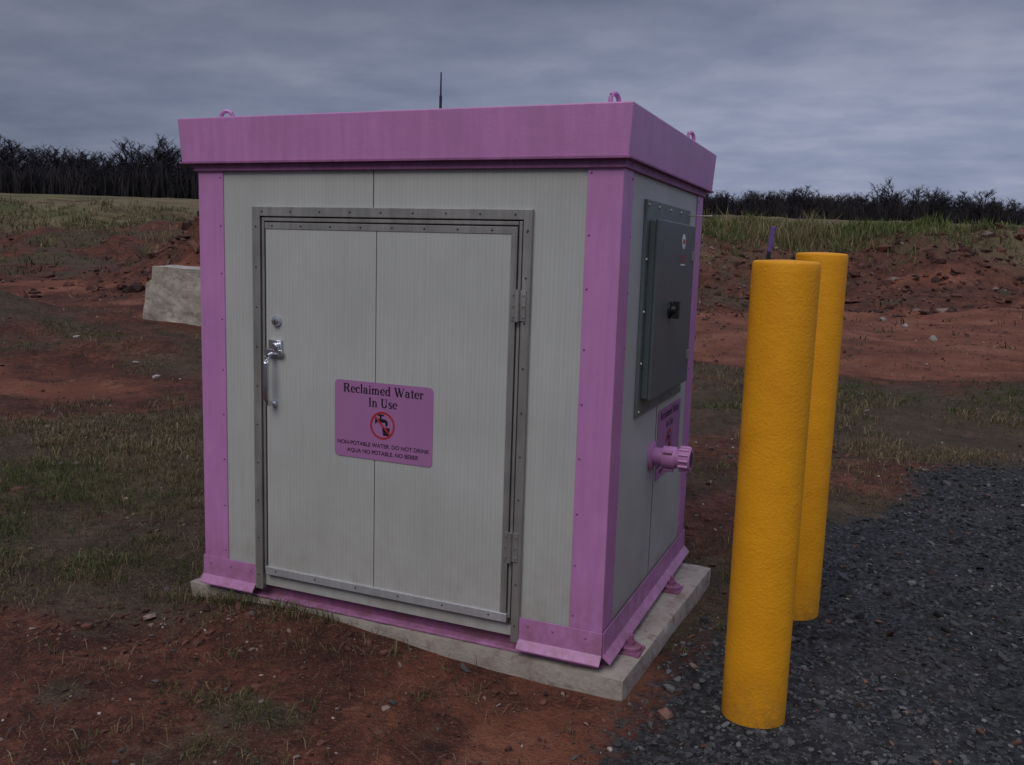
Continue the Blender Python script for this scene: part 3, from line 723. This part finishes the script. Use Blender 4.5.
# ---------------------------------------------------------------- world
w=bpy.data.worlds.new('World'); scene.world=w; w.use_nodes=True; nt=w.node_tree
bg=nt.nodes['Background']; out=nt.nodes['World Output']
SUN_EL,SUN_AZ=math.radians(48),math.radians(205)
sky=nt.nodes.new('ShaderNodeTexSky'); sky.sky_type='NISHITA'; sky.sun_disc=False; sky.sun_elevation=SUN_EL; sky.sun_rotation=SUN_AZ
nt.links.new(sky.outputs[0],bg.inputs[0]); bg.inputs[1].default_value=.06
tc=nt.nodes.new('ShaderNodeTexCoord').outputs['Generated']
s=nt.nodes.new('ShaderNodeSeparateXYZ'); nt.links.new(tc,s.inputs[0])
z=mth(nt,'MAXIMUM',s.outputs[2],0.0); zz=mth(nt,'ADD',z,.12)
cm=nt.nodes.new('ShaderNodeCombineXYZ'); nt.links.new(mth(nt,'DIVIDE',s.outputs[0],zz),cm.inputs[0]); nt.links.new(mth(nt,'DIVIDE',s.outputs[1],zz),cm.inputs[1])
cv=cm.outputs[0]
rot=nt.nodes.new('ShaderNodeMapping'); rot.inputs['Rotation'].default_value=(0,0,.30); nt.links.new(cv,rot.inputs[0]); cv=rot.outputs[0]
n1=noise(nt,scalev(nt,cv,(1.1,1.3,1)),2.3,5,.55); n2=noise(nt,scalev(nt,cv,(.45,.6,1)),.8,3,.5)
f=mth(nt,'ADD',mth(nt,'MULTIPLY',n1,.42),mth(nt,'MULTIPLY',n2,.58))
cl=ramp(nt,f,[(.36,(.185,.215,.325)),(.50,(.255,.285,.405)),(.64,(.355,.375,.49))])
el=ramp(nt,z,[(0.0,.95),(.08,1.04),(.15,1.0),(.28,.70),(.55,1.6),(1.0,2.6)])
az=nt.nodes.new('ShaderNodeMapRange'); nt.links.new(s.outputs[0],az.inputs[0]); az.inputs[1].default_value=-.6; az.inputs[2].default_value=.3; az.inputs[3].default_value=.62; az.inputs[4].default_value=1.05
cl=mixc(nt,1.0,cl,el,'MULTIPLY')
vm=nt.nodes.new('ShaderNodeVectorMath'); vm.operation='SCALE'; nt.links.new(cl,vm.inputs[0]); nt.links.new(az.outputs[0],vm.inputs[3])
bg2=nt.nodes.new('ShaderNodeBackground'); nt.links.new(vm.outputs[0],bg2.inputs[0]); bg2.inputs[1].default_value=1.0
mx=nt.nodes.new('ShaderNodeMixShader'); mx.inputs[0].default_value=.93
nt.links.new(bg.outputs[0],mx.inputs[1]); nt.links.new(bg2.outputs[0],mx.inputs[2]); nt.links.new(mx.outputs[0],out.inputs[0])
ld=bpy.data.lights.new('sun','SUN'); ld.energy=1.3; ld.angle=math.radians(30); ld.color=(1,.96,.90)
lo=link(bpy.data.objects.new('sun',ld))
sd=Vector((math.sin(SUN_AZ)*math.cos(SUN_EL),math.cos(SUN_AZ)*math.cos(SUN_EL),math.sin(SUN_EL)))
lo.rotation_euler=sd.to_track_quat('Z','Y').to_euler()

# ---------------------------------------------------------------- camera
p=math.radians(8.17); r=math.radians(1.8)
F=Vector((0,math.cos(p),-math.sin(p))); U0=Vector((0,math.sin(p),math.cos(p))); R0=Vector((1,0,0))
R=R0*math.cos(r)+U0*math.sin(r); U=-R0*math.sin(r)+U0*math.cos(r)
cd=bpy.data.cameras.new('camera'); cd.sensor_width=36; cd.lens=36*885/1024; cd.clip_end=5000; cd.clip_start=.05
co_=bpy.data.objects.new('camera',cd); link(co_)
M=Matrix((R,U,-F)).transposed().to_4x4(); M.translation=Vector((0,0,1.6)); co_.matrix_world=M
scene.camera=co_
